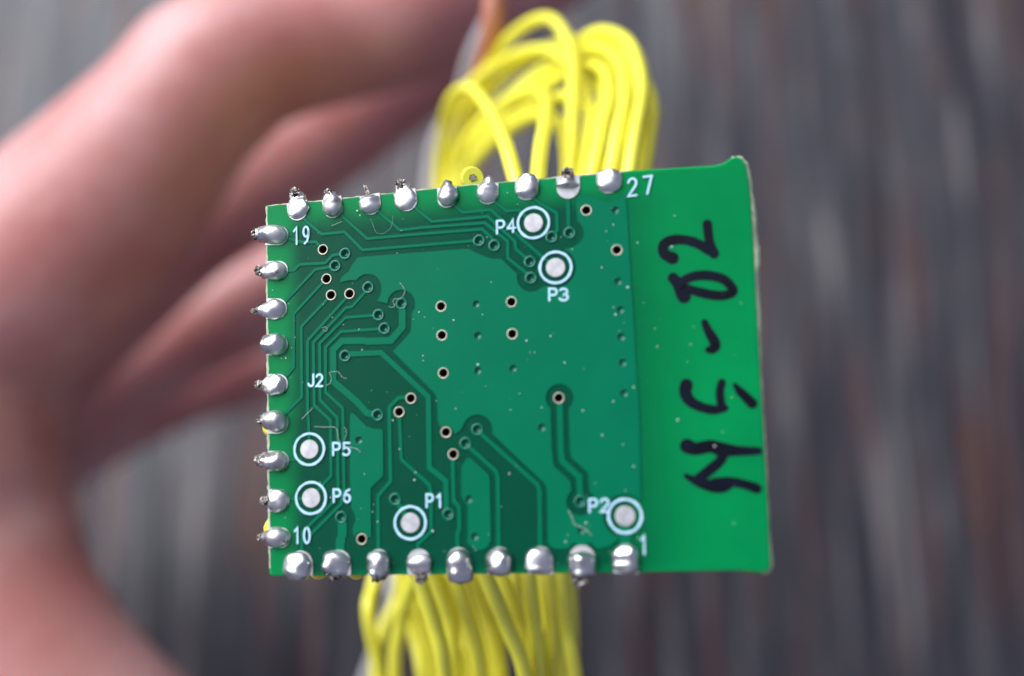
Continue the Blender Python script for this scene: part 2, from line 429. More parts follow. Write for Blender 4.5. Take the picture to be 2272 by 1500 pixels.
for p, k in allv:
    q = to_board(*p)
    flat = k and any(pip(p, P) and dist_poly(p, P) > 10 for P in (MAIN, POUR2, POUR3)) and not pip(p, chan)
    me = (tent2_me if flat else tent_me) if k else gold_me
    o = link('via', me, M_CUVIA if k else M_GOLD, board, smooth=True)
    o.location = (q.x*MM, q.y*MM, 0); o.rotation_euler.z = random.uniform(0, 6)

# test points: silver pad in a white printed ring
PADS = {'P4':(1184,495),'P3':(1233,594),'P5':(687,997),'P6':(691,1105),'P1':(911,1160),'P2':(1387,1145)}
pad_me = lathe('test_pad', [(0.41, -0.01), (0.405, 0.040), (0.395, 0.047), (0.20, 0.050), (0, 0.051)], 32)
cuff_me = lathe('copper_ring', [(0.47, -0.01), (0.455, 0.032), (0.41, 0.036)], 32)
ring_me = lathe('printed_ring', [(0.722, 0.045), (0.714, 0.060), (0.665, 0.063), (0.616, 0.060), (0.608, 0.045)], 48)
for nm, p in PADS.items():
    q = to_board(*p)
    o = link('test_pad', pad_me, M_PAD, board, smooth=False); o.location = (q.x*MM, q.y*MM, 0); o.rotation_euler.z = random.uniform(0, 6)
    rm = ring_me.copy()
    for v in rm.vertices:
        n_ = noise.noise(Vector((v.co.x*4200+q.x*9, v.co.y*4200, 0)))
        rr = math.hypot(v.co.x, v.co.y); f = 1+(0.028*n_ if rr > 0.00066 else -0.028*n_); v.co.x *= f; v.co.y *= f
    c = link('printed_ring', rm, M_SILK, o)

# white printed characters, drawn as single pen strokes in a unit box (x right, y down)
def ell(cx, cy, rx, ry, a0, a1, n=10): return [(cx+rx*math.cos(R_(a0+(a1-a0)*i/n)), cy+ry*math.sin(R_(a0+(a1-a0)*i/n))) for i in range(n+1)]
GL = {
 '1': [[(0.15,0.22),(0.62,0.0),(0.62,1.0)]],
 '2': [ell(0.5,0.28,0.5,0.28,-165,35,9)+[(0.62,0.62),(0.0,1.0),(1.0,1.0)]],
 '3': [ell(0.42,0.25,0.5,0.25,-150,80,8)+ell(0.42,0.73,0.58,0.27,-80,155,9)],
 '4': [[(0.72,1.0),(0.72,0.0),(0.0,0.68),(1.0,0.68)]],
 '5': [[(0.95,0.0),(0.15,0.0),(0.08,0.45)]+ell(0.42,0.69,0.55,0.31,-125,140,9)],
 '6': [[(0.85,0.02),(0.45,0.12),(0.12,0.45)]+ell(0.5,0.7,0.45,0.3,180,540,14)],
 '7': [[(0.0,0.0),(1.0,0.0),(0.45,1.0)]],
 '9': [ell(0.5,0.3,0.45,0.3,0,360,14)+[(0.92,0.55),(0.70,0.86),(0.25,1.0)]],
 '0': [ell(0.5,0.5,0.5,0.5,-90,270,18)],
 'P': [[(0.0,1.0),(0.0,0.0),(0.55,0.0)]+ell(0.6,0.27,0.4,0.27,-80,80,7)+[(0.55,0.55),(0.02,0.55)]],
 'J': [[(0.85,0.0),(0.85,0.72)]+ell(0.42,0.72,0.43,0.28,10,165,7)],
}
TEXT = [('19',(651,506),(686,503),37,0.36),('27',(1394,398),(1446,391),38,0.34),('P4',(1103,491),(1143,487),28,0.40),('P3',(1219,641),(1260,641),26,0.40),
 ('J2',(685,831),(716,831),26,0.42),('P5',(740,983),(777,983),27,0.40),('P6',(741,1086),(778,1086),28,0.40),('P1',(947,1097),(982,1097),28,0.40),
 ('10',(653,1171),(688,1171),34,0.36),('P2',(1308,1108),(1350,1107),28,0.40),('1',(1421,1189),(1436,1189),40,0.9)]
for t, (x0, y0), (x1, y1), h, gw in TEXT:
    st = []; wtot = x1-x0; cw = wtot*gw; gap = (wtot-cw*len(t))/max(1, len(t)-1)
    for i, ch in enumerate(t):
        ox = x0+i*(cw+gap)
        for s in GL[ch]:
            P = [(ox+a*cw+0.01*b_*h, y0+(y1-y0)*(ox+a*cw-x0)/wtot+b_*h) for a, b_ in s]
            st.append((b2(P), 4.4*PXMM))
    o = ribbons('printed_text', st, M_SILK, 0.036, 0.058, flare=0.006)
    tag(o, 'white printed text '+t)

# handwriting in dark marker: MS-02, read from the cut side
def mk(pts, s, ox, oy): return [(ox+x/s, oy+y/s) for x, y in pts]
A = lambda p: mk(p, 3.75, 1360, 320)
Bk = lambda p: mk(p, 2.5, 1360, 700)
MARK = {
 '2': [(A([(785,665),(793,740),(808,830),(842,912)]),[17,16,16,18]),(A([(846,916),(790,878),(720,835),(650,808),(580,795),(500,797),(440,820),(415,862),(432,915),(495,948)]),[14,17,17,17,17,18,18,18,19,22])],
 '0': [(A([(500,1112),(545,1165),(575,1225),(592,1268)]),[19,21,25,24]),(A([(560,1180),(600,1128),(700,1094),(820,1095),(920,1125),(982,1182),(998,1232),(905,1260),(780,1246),(660,1215),(600,1200)]),[16,16,17,17,17,16,15,17,17,16,15])],
 '-': [(Bk([(508,38),(530,88),(558,135),(568,168),(550,188),(530,190)]),[12,15,18,18,16,12])],
 'S': [(Bk([(408,385),(402,430),(432,478),(490,508),(560,524),(622,514)]),[22,21,19,17,16,12]),(Bk([(604,372),(593,430),(602,500)]),[14,14,15]),(Bk([(676,384),(700,416),(735,450),(772,488)]),[7,14,16,18])],
 'M': [(Bk([(412,724),(460,740),(540,726),(600,742),(700,752),(808,752)]),[26,22,22,24,17,13]),(Bk([(622,760),(590,812),(520,870),(468,910)]),[15,17,18,16]),(Bk([(405,890),(470,922),(540,944),(600,948),(640,940)]),[8,16,20,22,16]),(Bk([(560,925),(640,922),(700,930),(760,946),(798,960)]),[14,16,16,16,17])],
}
for ch, strokes in MARK.items():
    st = []
    for P, w in strokes:
        C_ = catmull([(x, y, ww) for (x, y), ww in zip(P, w)], 6)
        st.append((b2([(c[0], c[1]) for c in C_]), [max(3, c[2]*(1+0.07*noise.noise(Vector((c[0]*.15, c[1]*.15, 3)))))*1.16*PXMM for c in C_]))
    o = ribbons('marker_writing', st, M_INK, -0.01, 0.006, flare=0.004, dz=0.004)
    tag(o, 'dark navy marker stroke reading '+ch)

routed_edge([(592,460),(592.5,700),(595,900),(596,1100),(598.5,1270)], 5.0, 1)
routed_edge([(594,456.5),(720,444.5),(1000,415),(1395,380)], 2.2, 2)
# solder joints: pad plate, blob and strand tip
TOPS = [((663,488),(655,424),24,13,'r'),((744,482),(728,425),23,10,'r'),((826,475),(815,428),23,6,'n'),((907,467),(888,406),25,13,'r'),((993,460),(991,398),22,9,'s'),((1083,452),(1083,390),23,9,'s'),((1170,443),(1169,384),26,16,'s'),((1261,440),(1260,398),25,16,'c'),((1350,428),(1352,374),26,17,'s')]
LEFTS = [((639,523),(566,519),22,14,'r'),((638,600),(572,601),21,12,'r'),((636,685),(560,690),23,6,'r'),((638,765),(580,764),24,19,'s'),((638,853),(578,854),23,13,'b'),((639,938),(580,932),24,14,'r'),((640,1023),(574,1021),22,13,'r'),((641,1110),(590,1111),24,12,'b'),((644,1193),(576,1192),22,9,'c')]
BOTS = [((667,1223),(655,1288),28,15,'s'),((752,1221),(742,1278),27,17,'r'),((841,1220),(840,1280),24,18,'r'),((930,1219),(934,1277),25,16,'b'),((1018,1216),(1022,1296),25,19,'s'),((1108,1215),(1107,1279),25,18,'s'),((1200,1214),(1198,1275),26,18,'s'),((1292,1211),(1289,1279),27,22,'b'),((1389,1208),(1389,1272),25,17,'s')]
def blob(I, T, hw, tw, seed, H, edge_t, rough, tp=0.12):
    """solder drop in board mm: I inner end on the face, T tip past the edge"""
    ax = (T-I); Ln = ax.length; ax.normalize(); nx = Vector((-ax.y, ax.x, 0)); Z = Vector((0, 0, 1))
    n, m = 26, 22; V = []; F = []
    bow = 0.16*noise.noise(Vector((seed*5.7, 1, 2)))*2
    for i in range(n+1):
        t = i/n
        r0 = math.sqrt(max(0, 1-(1-min(1, t/0.38))**2))
        k = max(0, min(1, (t-edge_t+tp)/(1-edge_t+tp))); k = k*k*(3-2*k)
        w = (hw*(1-k)+tw*k)*r0
        endf = math.sqrt(max(0, 1-max(0, (t-0.88)/0.12)**2))
        w *= endf
        h = (H*r0*(1-k)+tw*0.95*k)*endf
        d = (0.05*(1-min(1, max(0, (t-edge_t)/0.06)))+(0.62*(1-k)+tw*k)*min(1, max(0, (t-edge_t)/0.06)))*endf
        zc = -0.10*k
        for j in range(m):
            a = 2*math.pi*j/m; ca, sa = math.cos(a), math.sin(a)
            p = I+ax*(t*Ln)+nx*(w*ca+bow*math.sin(math.pi*t)*hw)+Z*(zc+(h*(1+0.30*math.cos(a-1.2+seed*2.4)) if sa > 0 else d)*sa)
            amp = 0.055+rough*0.12*max(0, (t-0.68)/0.32)
            f = 2.6 if t < 0.7 else 2.6+rough*3.5
            q = Vector((p.x*f+seed*7.3, p.y*f, p.z*f+seed))
            nv = noise.noise_vector(q)
            e = min(1, t/0.12)
            V.append((p+nv*amp*e)*MM)
    for i in range(n):
        for j in range(m): F.append((i*m+j, i*m+(j+1) % m, (i+1)*m+(j+1) % m, (i+1)*m+j))
    F.append(tuple(range(m))[::-1]); F.append(tuple(range(n*m, n*m+m)))
    return V, F
def lump(c, r, stretch, ax, seed, cut=False):
    bm = bmesh.new()
    bmesh.ops.create_icosphere(bm, subdivisions=4, radius=1)
    for v in bm.verts:
        p = v.co.copy(); p0 = p.copy()
        if cut: p = Vector((max(-0.75, min(0.75, p.x*1.15)), max(-0.8, min(0.8, p.y)), max(-0.8, min(0.8, p.z))))
        s = 1+0.34*noise.noise(p*2.3+Vector((seed*3.1, 0, 0)))+0.2*noise.noise(p*5+Vector((0, seed*2.7, 0)))
        s += 0.42*abs(noise.noise(p0*4.2+Vector((seed*1.7, 5, 0))))+0.22*noise.noise(p0*11+Vector((0, 0, seed)))-0.08
        p *= s
        nx = Vector((-ax.y, ax.x, 0))
        v.co = (c+ax*p.x*r*stretch+nx*p.y*r+Vector((0, 0, p.z*r)))*MM
    me = bpy.data.meshes.new('strand_tip'); bm.to_mesh(me); bm.free()
    return me
def half_plate(I, E, hw):
    """flat plated half-oval on the face, from the edge E to the round inner end I"""
    ax = (I-E); Ln = ax.length; ax.normalize(); nx = Vector((-ax.y, ax.x, 0)); pts = [E+nx*hw, E-nx*hw]
    c = E+ax*max(0.1, Ln-hw)
    for j in range(11):
        a = -math.pi/2+math.pi*j/10; pts.append(c+ax*(math.cos(a)*hw)+nx*(math.sin(a)*hw))
    n = len(pts)
    V = [(p.x*MM, p.y*MM, 0.046*MM) for p in pts]+[(p.x*MM, p.y*MM, -0.01*MM) for p in pts]
    F = [tuple(range(n))]+[(i, i+n, (i+1) % n+n, (i+1) % n) for i in range(n)]
    return mesh('edge_pad', V, F)
seed = 0
for side, rows in (('t', TOPS), ('l', LEFTS), ('b', BOTS)):
    for k, (ip, tp, hw, tw, kind) in enumerate(rows):
        seed += 1; rnd = random.Random(seed)
        I, T = to_board(*ip), to_board(*tp)
        if side == 't': e = ip[0]+(tp[0]-ip[0])*0.5, 455-(ip[0]-590)*0.0955
        elif side == 'l': e = 590.5+(ip[1]-455)*0.0085, ip[1]
        else: e = ip[0], 1277-(ip[0]-600)*0.006
        E_ = to_board(*e)
        et = max(0.3, min(0.86, (E_-I).length/(T-I).length))
        ax = (T-I).normalized()
        inner = I if side != 'l' else I
        o = link('edge_pad', half_plate(I+(I-E_).normalized()*0.03, E_, hw*PXMM*0.99), M_PAD, board)
        Ib = I
        if kind == 'c' and side == 't': Ib = to_board(1261, 418)
        if kind == 'b' and side == 'b': Ib = I+(T-I)*0.13
        rough = {'s': 0.15, 'r': 0.9, 'n': 0.4, 'b': 0.5, 'c': 0.25}[kind]
        V, F = blob(Ib, T, hw*PXMM*(1.10 if side == 'b' else 1.04), tw*PXMM*(1.25 if side == 'b' else 1.1), seed, rnd.uniform(0.36, 0.50) if side != 't' else rnd.uniform(0.26, 0.40), et if Ib is I else 0.5, rough, 0.10 if side == 'b' else 0.24)
        sj = link('solder_joint', mesh('solder_joint', V, F), M_SOLD, board, smooth=True)
        if kind in 'rbcn':
            r = {'r': tw*0.85, 'b': max(9, tw*0.7), 'c': tw*0.85, 'n': 4.5}[kind]*PXMM
            cpt = T-ax*r*0.55+Vector((0, 0, 0.02)) if kind != 'b' else T+ax*r*0.1
            if kind == 'c' and side == 't': cpt = to_board(1259, 390)
            st = {'r': 1.1, 'b': 1.25, 'c': 1.3, 'n': 3.0}[kind]
            d = ax
            if kind == 'n': d = to_board(809, 412)-to_board(822, 436); d.normalize(); cpt = to_board(815, 424)
            s_ = link('strand_tip', lump(cpt, r, st, d, seed, kind == 'c'), M_STUB, sj, smooth=False)

# ------------------------------------------------------------------ fibres and dust lying on the board
BMI = BM
def fibre(pts, w, label, close=False):
    C_ = catmull([(x, y) for x, y in pts], 5); P = [to_board(*c) for c in C_]
    V, F = tube([Vector((p.x, p.y, 0.085+0.03*math.sin(i*1.3)))*MM for i, p in enumerate(P)], [w*0.5*PXMM/2*MM]*len(P), 5)
    o = link('lint_fibre', mesh('lint_fibre', V, F), M_LINT, None, smooth=True); o.matrix_world = BMI
    tag(o, label, 'lint')
def tube(P, Rr, n=10, caps=True):
    V = []; F = []; t0 = (P[1]-P[0]).normalized()
    nrm = t0.orthogonal().normalized()
    for i, p in enumerate(P):
        a = P[max(0, i-1)]; b_ = P[min(len(P)-1, i+1)]; t = (b_-a).normalized()
        nrm = (nrm-t*nrm.dot(t)).normalized(); bi = t.cross(nrm)
        for j in range(n):
            a_ = 2*math.pi*j/n; V.append(p+(nrm*math.cos(a_)+bi*math.sin(a_))*Rr[i])
    for i in range(len(P)-1):
        for j in range(n): F.append((i*n+j, i*n+(j+1) % n, (i+1)*n+(j+1) % n, (i+1)*n+j))
    if caps:
        F.append(tuple(range(n))[::-1]); F.append(tuple(range((len(P)-1)*n, len(P)*n)))
    return V, F
f3 = lambda L_: [(540+x/4.939, 600+y/4.939) for x, y in L_]
f4 = lambda L_: [(540+x/4.939, 880+y/4.939) for x, y in L_]
f1 = lambda L_: [(540+x/4.939, 340+y/4.939) for x, y in L_]
f6 = lambda L_: [(960+x/4.544, 1000+y/4.544) for x, y in L_]
fibre(f3([(1720,140),(1760,190),(1775,240),(1730,310),(1670,315),(1645,345),(1665,390),(1640,408),(1600,400)]), 2.2, 'thin curly white lint fibre lying over a via at the copper area corner')
fibre(f3([(915,1262),(960,1235),(972,1170),(950,1125),(1030,1110),(1060,1130),(1090,1170),(1140,1185)]), 2.0, 'kinked white lint fibre just right of the printed J2')
fibre(f4([(790,330),(900,335),(1000,335),(1035,370),(1045,450),(1075,510),(1130,545),(1200,560),(1270,585),(1285,612)]), 2.2, 'long bent lint fibre crossing the printed P5')
fibre(f4([(1115,335),(1138,380),(1130,430),(1112,475)]), 1.8, 'short curved lint fibre above the printed P5')
fibre(f4([(770,125),(715,180),(650,245)]), 2.0, 'straight pale lint fibre above the P5 ring')
fibre(f1([(1400,720),(1430,800),(1460,870),(1510,888),(1570,870),(1630,800),(1645,690)]), 0.9, 'faint U-shaped lint fibre under the third pad from the board corner marked 19')
fibre(f6([(1375,605),(1410,680),(1430,735),(1500,770),(1560,805),(1600,850)]), 3.0, 'yellowish lint fibre beside the printed P2 ring')
fibre(f1([(975,800),(1025,780),(1080,755)]), 2.2, 'tiny straight yellowish fibre right of the printed 19')
fibre(f3([(870,635),(900,620),(925,640),(920,665),(895,668),(885,650)]), 2.0, 'tiny curled fibre on the bundle of parallel traces')

bm = bmesh.new()
rd = random.Random(3)
for i in range(210):
    x = rd.uniform(600, 1690); y = rd.uniform(400, 1265)
    if not pip((x, y), OUT) or dist_poly((x, y), OUT) < 12: continue
    if x > 1420 and rd.random() < 0.6: continue
    q = to_board(x, y); s = rd.choice([0.5, 0.6, 0.7, 0.8, 1.0, 1.2, 1.8])*PXMM*MM
    mtx = Matrix.Translation((q.x*MM, q.y*MM, 0.040*MM+s*0.4)) @ Matrix.Rotation(rd.uniform(0, 3), 4, 'Z') @ Matrix.Diagonal((s*rd.uniform(.7, 1.6), s*rd.uniform(.7, 1.2), s*0.7, 1))
    bmesh.ops.create_icosphere(bm, subdivisions=1, radius=1, matrix=mtx)
me = bpy.data.meshes.new('dust'); bm.to_mesh(me); bm.free()
o = link('dust', me, M_DUST); o.matrix_world = BM; tag(o, 'fine pale dust specks scattered over the green board', 'dust', kind='stuff')

# ------------------------------------------------------------------ wires
DB = 46.0
WG = 'yellow wires of the coil behind the board'
def wire(name, pts, r, m, label, cat='wire', group=None, parent=None, seg=9):
    P = [at(x, y, k*DB) for x, y, k in pts]
    C_ = [Vector(c) for c in catmull([tuple(p) for p in P], seg)]
    V, F = tube(C_, [r*MM]*len(C_), 14)
    o = link(name, mesh(name, V, F), m, parent, smooth=True)
    if label: tag(o, label, cat, group)
    return o
BOT = {1:[(832,1280,1.45),(818,1360,1.42),(842,1500,1.45),(880,1750,1.5)],
 2:[(915,1280,1.30),(888,1390,1.36),(876,1500,1.40),(900,1750,1.45)],
 3:[(928,1280,1.16),(965,1390,1.16),(988,1500,1.18),(1010,1750,1.3)],
 4:[(965,1280,1.20),(1000,1380,1.22),(1010,1500,1.26),(1040,1750,1.35)],
 5:[(1008,1280,1.18),(1045,1390,1.20),(1068,1500,1.22),(1080,1750,1.3)],
 6:[(1052,1280,1.22),(1095,1390,1.26),(1112,1500,1.30),(1130,1750,1.35)],
 7:[(1078,1280,1.13),(1125,1390,1.15),(1165,1500,1.18),(1200,1750,1.25)],
 8:[(1112,1280,1.20),(1155,1390,1.22),(1195,1500,1.24),(1240,1750,1.3)],
 9:[(1172,1280,1.16),(1186,1390,1.18),(1196,1500,1.20),(1200,1750,1.3)],
 10:[(1212,1280,1.24),(1225,1390,1.24),(1222,1500,1.26),(1215,1750,1.35)],
 11:[(1246,1280,1.18),(1258,1390,1.19),(1276,1500,1.20),(1300,1750,1.3)]}
ARCH = {
 1:[(1000,480,1.80),(1003,350,1.80),(1050,215,1.72),(1120,95,1.60),(1212,40,1.50),(1266,110,1.42),(1270,250,1.32),(1262,420,1.22)],
 2:[(1000,430,1.75),(1060,300,1.70),(1150,200,1.60),(1270,105,1.50),(1335,70,1.43),(1398,100,1.35),(1424,195,1.27),(1408,300,1.20),(1390,430,1.16)],
 3:[(992,440,1.78),(1040,310,1.70),(1120,225,1.62),(1240,150,1.52),(1320,108,1.43),(1372,138,1.35),(1386,215,1.27),(1370,300,1.21),(1345,430,1.17)],
 4:[(1005,460,1.75),(1030,360,1.70),(1100,270,1.62),(1200,200,1.55),(1290,150,1.45),(1338,155,1.38),(1352,215,1.30),(1332,300,1.23),(1303,430,1.18)],
 5:[(1020,430,1.72),(1080,330,1.66),(1180,262,1.60),(1300,195,1.50),(1380,152,1.42),(1428,182,1.36),(1447,240,1.30),(1440,310,1.25),(1420,430,1.21)],
 6:[(1012,480,1.70),(1040,370,1.65),(1100,290,1.60),(1190,235,1.50),(1270,215,1.43),(1312,255,1.35),(1325,330,1.28),(1315,430,1.22)],
 7:[(975,480,1.72),(982,380,1.70),(984,290,1.62),(1000,222,1.52),(1038,195,1.42),(1080,235,1.30),(1118,310,1.20),(1152,430,1.14)],
 8:[(1000,470,1.70),(1030,330,1.68),(1095,250,1.62),(1170,205,1.52),(1208,215,1.40),(1210,270,1.28),(1200,330,1.20),(1190,430,1.14)],
 9:[(1005,500,1.70),(1035,390,1.66),(1095,315,1.58),(1175,262,1.48),(1235,268,1.38),(1256,330,1.30),(1258,430,1.24)],
 10:[(995,400,1.85),(1035,270,1.76),(1110,175,1.66),(1200,118,1.56),(1290,95,1.48),(1365,90,1.41),(1403,145,1.34),(1410,230,1.29),(1392,310,1.25),(1370,430,1.22)],
 11:[(975,430,1.80),(985,300,1.76),(1030,205,1.70),(1110,140,1.62),(1200,110,1.52),(1275,150,1.44),(1305,240,1.36),(1300,330,1.28),(1285,430,1.22)]}
order = sorted(ARCH, key=lambda k: ARCH[k][-1][0])
names = {3:'yellow wire loop third inward in the cluster away from the fingers', 1:'yellow wire whose thin loop rises highest, close to the index finger', 2:'yellow wire forming the outer top of the loop cluster away from the fingers', 9:'yellow wire making the lowest, innermost loop of the coil', 11:'yellow wire loop lying closest to the middle finger', 10:'yellow wire nested just inside the outer top loop of the cluster',
 5:'yellow wire bulging farthest from the hand on the coil', 7:'yellow wire slanting from the hand side of the coil down to the board edge',
 8:'yellow wire standing straight up behind the middle of the padded board edge'}
ends = {1:(588,948), 7:(590,1172), 2:(692,1266), 3:(776,1266), 4:(700,470), 5:(800,460), 6:(620,640), 8:(620,720), 9:(950,450), 10:(1215,420), 11:(1305,410)}
for rank, k in enumerate(order):
    A_ = ARCH[k]; B_ = BOT[rank+1]
    xf, yf, kf = A_[-1]; xb, yb, kb = B_[0]
    sl = (B_[1][0]-xb)/(B_[1][1]-yb)
    x2 = xb-sl*230; mids = [((xf+x2)/2, 800, (kf+kb)/2+0.08), (x2, 1050, kb+0.05)]
    ex, ey = ends[k]
    eq = BM @ ((to_board(ex, ey)+Vector((0, 0, -1.05)))*MM)
    pl = CAM.inverted() @ eq; dk = -pl.z/MM/DB
    xx = CX+pl.x/-pl.z*FPX; yy = CY-pl.y/-pl.z*FPX
    x0, y0, k0 = A_[0]
    tail = [(xx, yy, dk+0.004), (xx*0.97+x0*0.03, yy*0.97+y0*0.03, dk+0.09), (xx*0.6+x0*0.4, yy*0.6+750*0.4, 1.45), (x0, max(y0+180, 650), k0)]
    wire('yellow_wire', tail+A_+[(xf+(xf-A_[-2][0])*0.9, yf+(yf-A_[-2][1])*0.9, kf+0.01)]+mids+B_, 0.41, M_WIRE, names.get(k, 'yellow insulated wire looped in the coil behind the green board'), 'wire', WG)
# further strands of the same coil
rj = random.Random(11)
EXTRA = {2:(10,14,.06), 3:(8,16,.07), 5:(-12,10,.05), 10:(12,-8,.07), 4:(-14,8,.07)}
XB = {2:[(1195,1270,1.38),(1212,1390,1.38),(1236,1500,1.38)], 3:[(1090,1270,1.40),(1140,1390,1.40),(1180,1500,1.40)], 5:[(1262,1270,1.36),(1268,1390,1.36),(1270,1500,1.37)],
 10:[(1040,1270,1.42),(1078,1390,1.42),(1098,1500,1.42)], 6:[(975,1270,1.46),(985,1390,1.46),(1005,1500,1.46)], 4:[(945,1270,1.38),(985,1390,1.38),(1030,1500,1.38)], 7:[(862,1270,1.50),(848,1390,1.50),(862,1500,1.50)]}
for k, (dx, dy, dk) in EXTRA.items():
    A_ = [(x+dx+rj.uniform(-3, 3), y+dy+rj.uniform(-3, 3), q_+dk) for x, y, q_ in ARCH[k]]
    B_ = XB[k]; xf, yf, kf = A_[-1]; xb, yb, kb = B_[0]; sl = (B_[1][0]-xb)/(B_[1][1]-yb); x2 = xb-sl*230
    P = [(A_[0][0]+40, 820, A_[0][2]), (A_[0][0]+10, 640, A_[0][2])]+A_+[(xf+(xf-A_[-2][0])*0.9, yf+(yf-A_[-2][1])*0.9, kf+0.01), ((xf+x2)/2, 800, (kf+kb)/2+0.06), (x2, 1050, kb+0.03)]+B_+[(B_[-1][0]+20, 1750, kb+.05)]
    wire('yellow_wire', P, 0.41, M_WIRE, 'yellow insulated wire looped in the coil behind the green board', 'wire', WG)
# wires seen only below the board, deeper in the bundle
LOW = [[(1100,430,1.5),(980,850,1.55),(925,1270,1.52),(940,1390,1.52),(965,1500,1.52),(990,1750,1.55)],
 [(1180,600,1.55),(1100,900,1.6),(1010,1270,1.55),(1025,1390,1.52),(1050,1500,1.5),(1090,1750,1.55)],
 [(1240,600,1.5),(1200,900,1.55),(1150,1270,1.48),(1120,1400,1.46),(1085,1500,1.45),(1040,1750,1.5)],
 [(1000,600,1.7),(960,900,1.65),(900,1270,1.6),(850,1400,1.6),(835,1500,1.6),(860,1750,1.6)]]
LOW += [[(1040,700,1.55),(960,1000,1.5),(890,1270,1.46),(915,1390,1.46),(938,1500,1.44),(960,1750,1.4)],
 [(1130,700,1.5),(1060,1000,1.45),(985,1270,1.40),(1030,1390,1.42),(1058,1500,1.44),(1090,1750,1.4)],
  [(1250,700,1.5),(1190,1000,1.45),(1138,1270,1.31),(1186,1390,1.32),(1236,1500,1.34),(1280,1750,1.4)],
 [(1300,700,1.5),(1270,1000,1.45),(1232,1270,1.33),(1230,1390,1.33),(1246,1500,1.34),(1260,1750,1.4)]]
for P in LOW:
    wire('yellow_wire', P, 0.41, M_WIRE, 'yellow insulated wire deep in the bundle hanging below the board', 'wire', 'yellow wires deep in the lower bundle')

# the cut wire end that faces the camera above the pads
M_STRAND = tinted('bare_strand', (0.55, 0.44, 0.36), 0.3, 0.45, 5000, metal=0.6)
def cut_end():
    q = BM @ ((to_board(1043, 387)+Vector((0, 0, -0.55)))*MM)
    root = empty('cut_wire', Matrix.Translation(q))
    tag(root, 'cut end of a yellow stranded wire poking up between two soldered pads', 'wire')
    pts = [q]+[at(*p) for p in ((1044,396,1.07*DB), (1046,430,1.16*DB), (1052,500,1.3*DB), (1060,640,1.45*DB))]
    C_ = [Vector(c)-q for c in catmull([tuple(p) for p in pts], 8)]
    r = 0.49*MM
    V, F = tube(C_, [r*0.9]+[r]*(len(C_)-1), 18, caps=False)
    n = 18; t = (C_[1]-C_[0]).normalized()
    base = len(V)                                   # annular end face and a short bore
    for j in range(n): V.append(C_[0]+(V[j]-C_[0])*0.38)
    for j in range(n): V.append(C_[0]+(V[j]-C_[0])*0.37+t*0.0002)
    for j in range(n):
        j2 = (j+1) % n
        F.append((j, base+j, base+j2, j2)); F.append((base+j, base+n+j, base+n+j2, base+j2))
    link('insulation', mesh('insulation', V, F), M_WIRE, root, smooth=False)
    nrm = t.orthogonal().normalized(); bi = t.cross(nrm)
    for k in range(7):
        off = Vector((0, 0, 0)) if k == 0 else (nrm*math.cos(k*math.pi/3)+bi*math.sin(k*math.pi/3))*0.104*MM
        P = [off-t*random.uniform(0.0, 0.06)*MM, off+t*0.3*MM]
        V, F = tube([Vector(p) for p in P], [0.058*MM]*2, 8)
        link('copper_strand', mesh('copper_strand', V, F), M_STRAND, root)
cut_end()
wire('white_wire', [(1150,-90,1.75),(1085,40,1.78),(1045,125,1.80),(1015,230,1.84),(968,310,1.86),(950,430,1.86),(930,700,1.8),(900,1000,1.7),(872,1270,1.62),(868,1340,1.62),(832,1450,1.68),(800,1560,1.7),(790,1750,1.7)], 0.52, M_WHITE, 'white wire running along the hand side of the yellow coil', 'wire')
wire('orange_wire', [(1120,-260,1.55),(1102,-60,1.58),(1092,60,1.60),(1075,140,1.68),(1045,250,1.80),(1010,400,1.88),(1000,620,1.8)], 0.80, M_ORANGE, 'orange wire rising past the index finger from the yellow coil', 'wire')

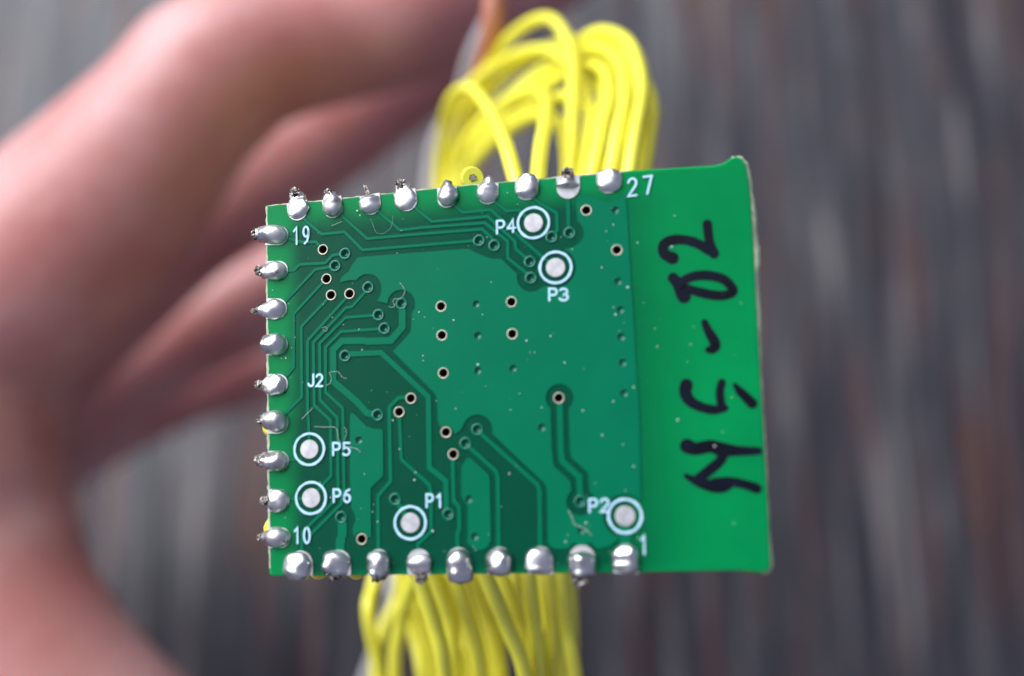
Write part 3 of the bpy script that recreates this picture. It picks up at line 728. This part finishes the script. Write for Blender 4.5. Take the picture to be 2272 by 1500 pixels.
# ------------------------------------------------------------------ the hand
def make_hand():
    chains = {
     'index': [(-190,800,100,11.5),(-40,690,99,11),(110,570,97,10.2),(215,462,96,9.3),(340,320,94,8.0),(405,240,93,7.3),(465,178,93,7.4),(535,132,93.5,6.9),(640,104,95,6.4),(760,75,97,6.4),(880,40,98,6.6),(1010,-15,100,6.6),(1150,-75,102,6.4),(1240,-110,103,5.6)],
     'middle': [(-80,880,116,10.5),(60,770,116,9.2),(230,650,118,7.6),(400,505,119,7.1),(510,425,119,7.4),(560,385,119,7.3),(650,333,119,6.9),(760,262,120,6.7),(880,178,122,6.4),(970,112,124,6.2),(1030,70,125,5.6)],
     'ring': [(0,950,133,10),(140,890,136,8.0),(300,812,138,6.6),(430,735,138,6.4),(540,680,138,6.7),(660,632,139,6.5),(780,600,137,6.7),(880,590,139,6.2),(940,585,140,5.4)],
     'pinky': [(90,980,147,9),(210,945,152,6.8),(320,900,154,5.8),(430,858,154,5.5),(540,826,154,5.7),(640,795,154,5.4),(740,750,151,5.4),(800,740,152,4.6)],
     'thumb': [(-420,1150,112,16),(-250,1110,101,13.8),(-95,1170,97,10.4),(-22,1335,95,9.3),(93,1510,94,8.9),(238,1670,94,9.0),(408,1810,95,8.7),(598,1910,96,8.5),(738,1970,97,7.4)],
     'web': [(-190,800,99,11),(-170,930,97,11),(-140,1050,96,10.8),(-95,1170,97,10.4)],
     'web2': [(-60,720,99,10.4),(-100,860,98,10.4),(-105,1000,97,10.0),(-95,1150,97,10.0)],
     'palm1': [(-190,800,101,11),(-420,1000,108,14),(-620,1300,120,17),(-750,1650,130,20)],
     'palm2': [(-80,880,116,10.5),(-320,1080,122,15),(-560,1350,130,18),(-720,1700,138,20)],
     'palm3': [(0,950,133,10),(-200,1120,136,14),(-450,1380,142,17),(-650,1720,146,19)],
     'palm4': [(90,980,147,9),(-90,1120,148,12.5),(-350,1400,152,16),(-600,1750,152,19)],
     'forearm': [(-660,1650,140,26),(-800,1950,150,27),(-1000,2400,160,29),(-1200,2900,165,31)],
     'knuck': [(-190,800,101,10.5),(-80,880,116,10.5),(0,950,133,10),(90,980,147,9)],
    }
    V, F = [], []
    for nm, P in chains.items():
        P3 = [(*at(x, y, d), r*MM) for x, y, d, r in P]
        C_ = catmull(P3, 6)
        pts = [Vector(c[:3]) for c in C_]; rad = [c[3] for c in C_]
        # round ends
        t0 = (pts[0]-pts[1]).normalized(); t1 = (pts[-1]-pts[-2]).normalized()
        for s in (0.5, 0.87): pts.insert(0, pts[0]+t0*0) if False else None
        head = [(pts[0]+t0*rad[0]*math.sin(a), rad[0]*math.cos(a)) for a in (1.45, 1.1, 0.7, 0.35)]
        tail = [(pts[-1]+t1*rad[-1]*math.sin(a), rad[-1]*math.cos(a)) for a in (0.35, 0.7, 1.1, 1.45)]
        pp = [h[0] for h in head]+pts+[h[0] for h in tail]; rr = [h[1] for h in head]+rad+[h[1] for h in tail]
        v, f = tube(pp, rr, 20); o_ = len(V); V += v; F += [tuple(i+o_ for i in q) for q in f]
    # inside of the palm filled between the metacarpals
    me = mesh('hand_base', V, F); t = bpy.data.objects.new('tmp', me); COL.objects.link(t)
    m1 = t.modifiers.new('r', 'REMESH'); m1.mode = 'VOXEL'; m1.voxel_size = 0.0008
    m2 = t.modifiers.new('s', 'SMOOTH'); m2.factor = 0.5; m2.iterations = 9
    dg = bpy.context.evaluated_depsgraph_get(); dg.update()
    hm = bpy.data.meshes.new_from_object(t.evaluated_get(dg)); bpy.data.objects.remove(t)
    hm.name = 'hand'; hm.materials.clear()
    o = link('hand', hm, M_SKIN, smooth=True)
    tag(o, 'bare hand with curled fingers holding the yellow wire coil', 'hand')
    # nails on the far side of the finger ends
    for nm in ('index', 'middle', 'ring', 'pinky', 'thumb'):
        P = chains[nm]; a = at(*P[-2][:3]); b_ = at(*P[-1][:3]); ax = (b_-a).normalized(); r = P[-1][3]*MM
        inn = (at(1080, 520, 115)-b_); inn = (inn-ax*inn.dot(ax)).normalized(); up = -inn; sd = ax.cross(up)
        NV, NF = [], []
        for i in range(7):
            for j in range(7):
                u = i/6; w = -1+2*j/6
                ang = w*0.85
                base = b_+ax*((u-0.55)*1.5*r)
                rr = r*1.02*(1-0.25*max(0, u-0.5)**2*4*0.4)*(1-0.10*max(0, 0.3-u))
                NV.append(base+(up*math.cos(ang)+sd*math.sin(ang))*rr)
        for i in range(6):
            for j in range(6): NF.append((i*7+j, i*7+j+1, i*7+j+8, i*7+j+7))
        link('fingernail', mesh('fingernail', NV, NF), M_NAIL, o, smooth=True)
make_hand()
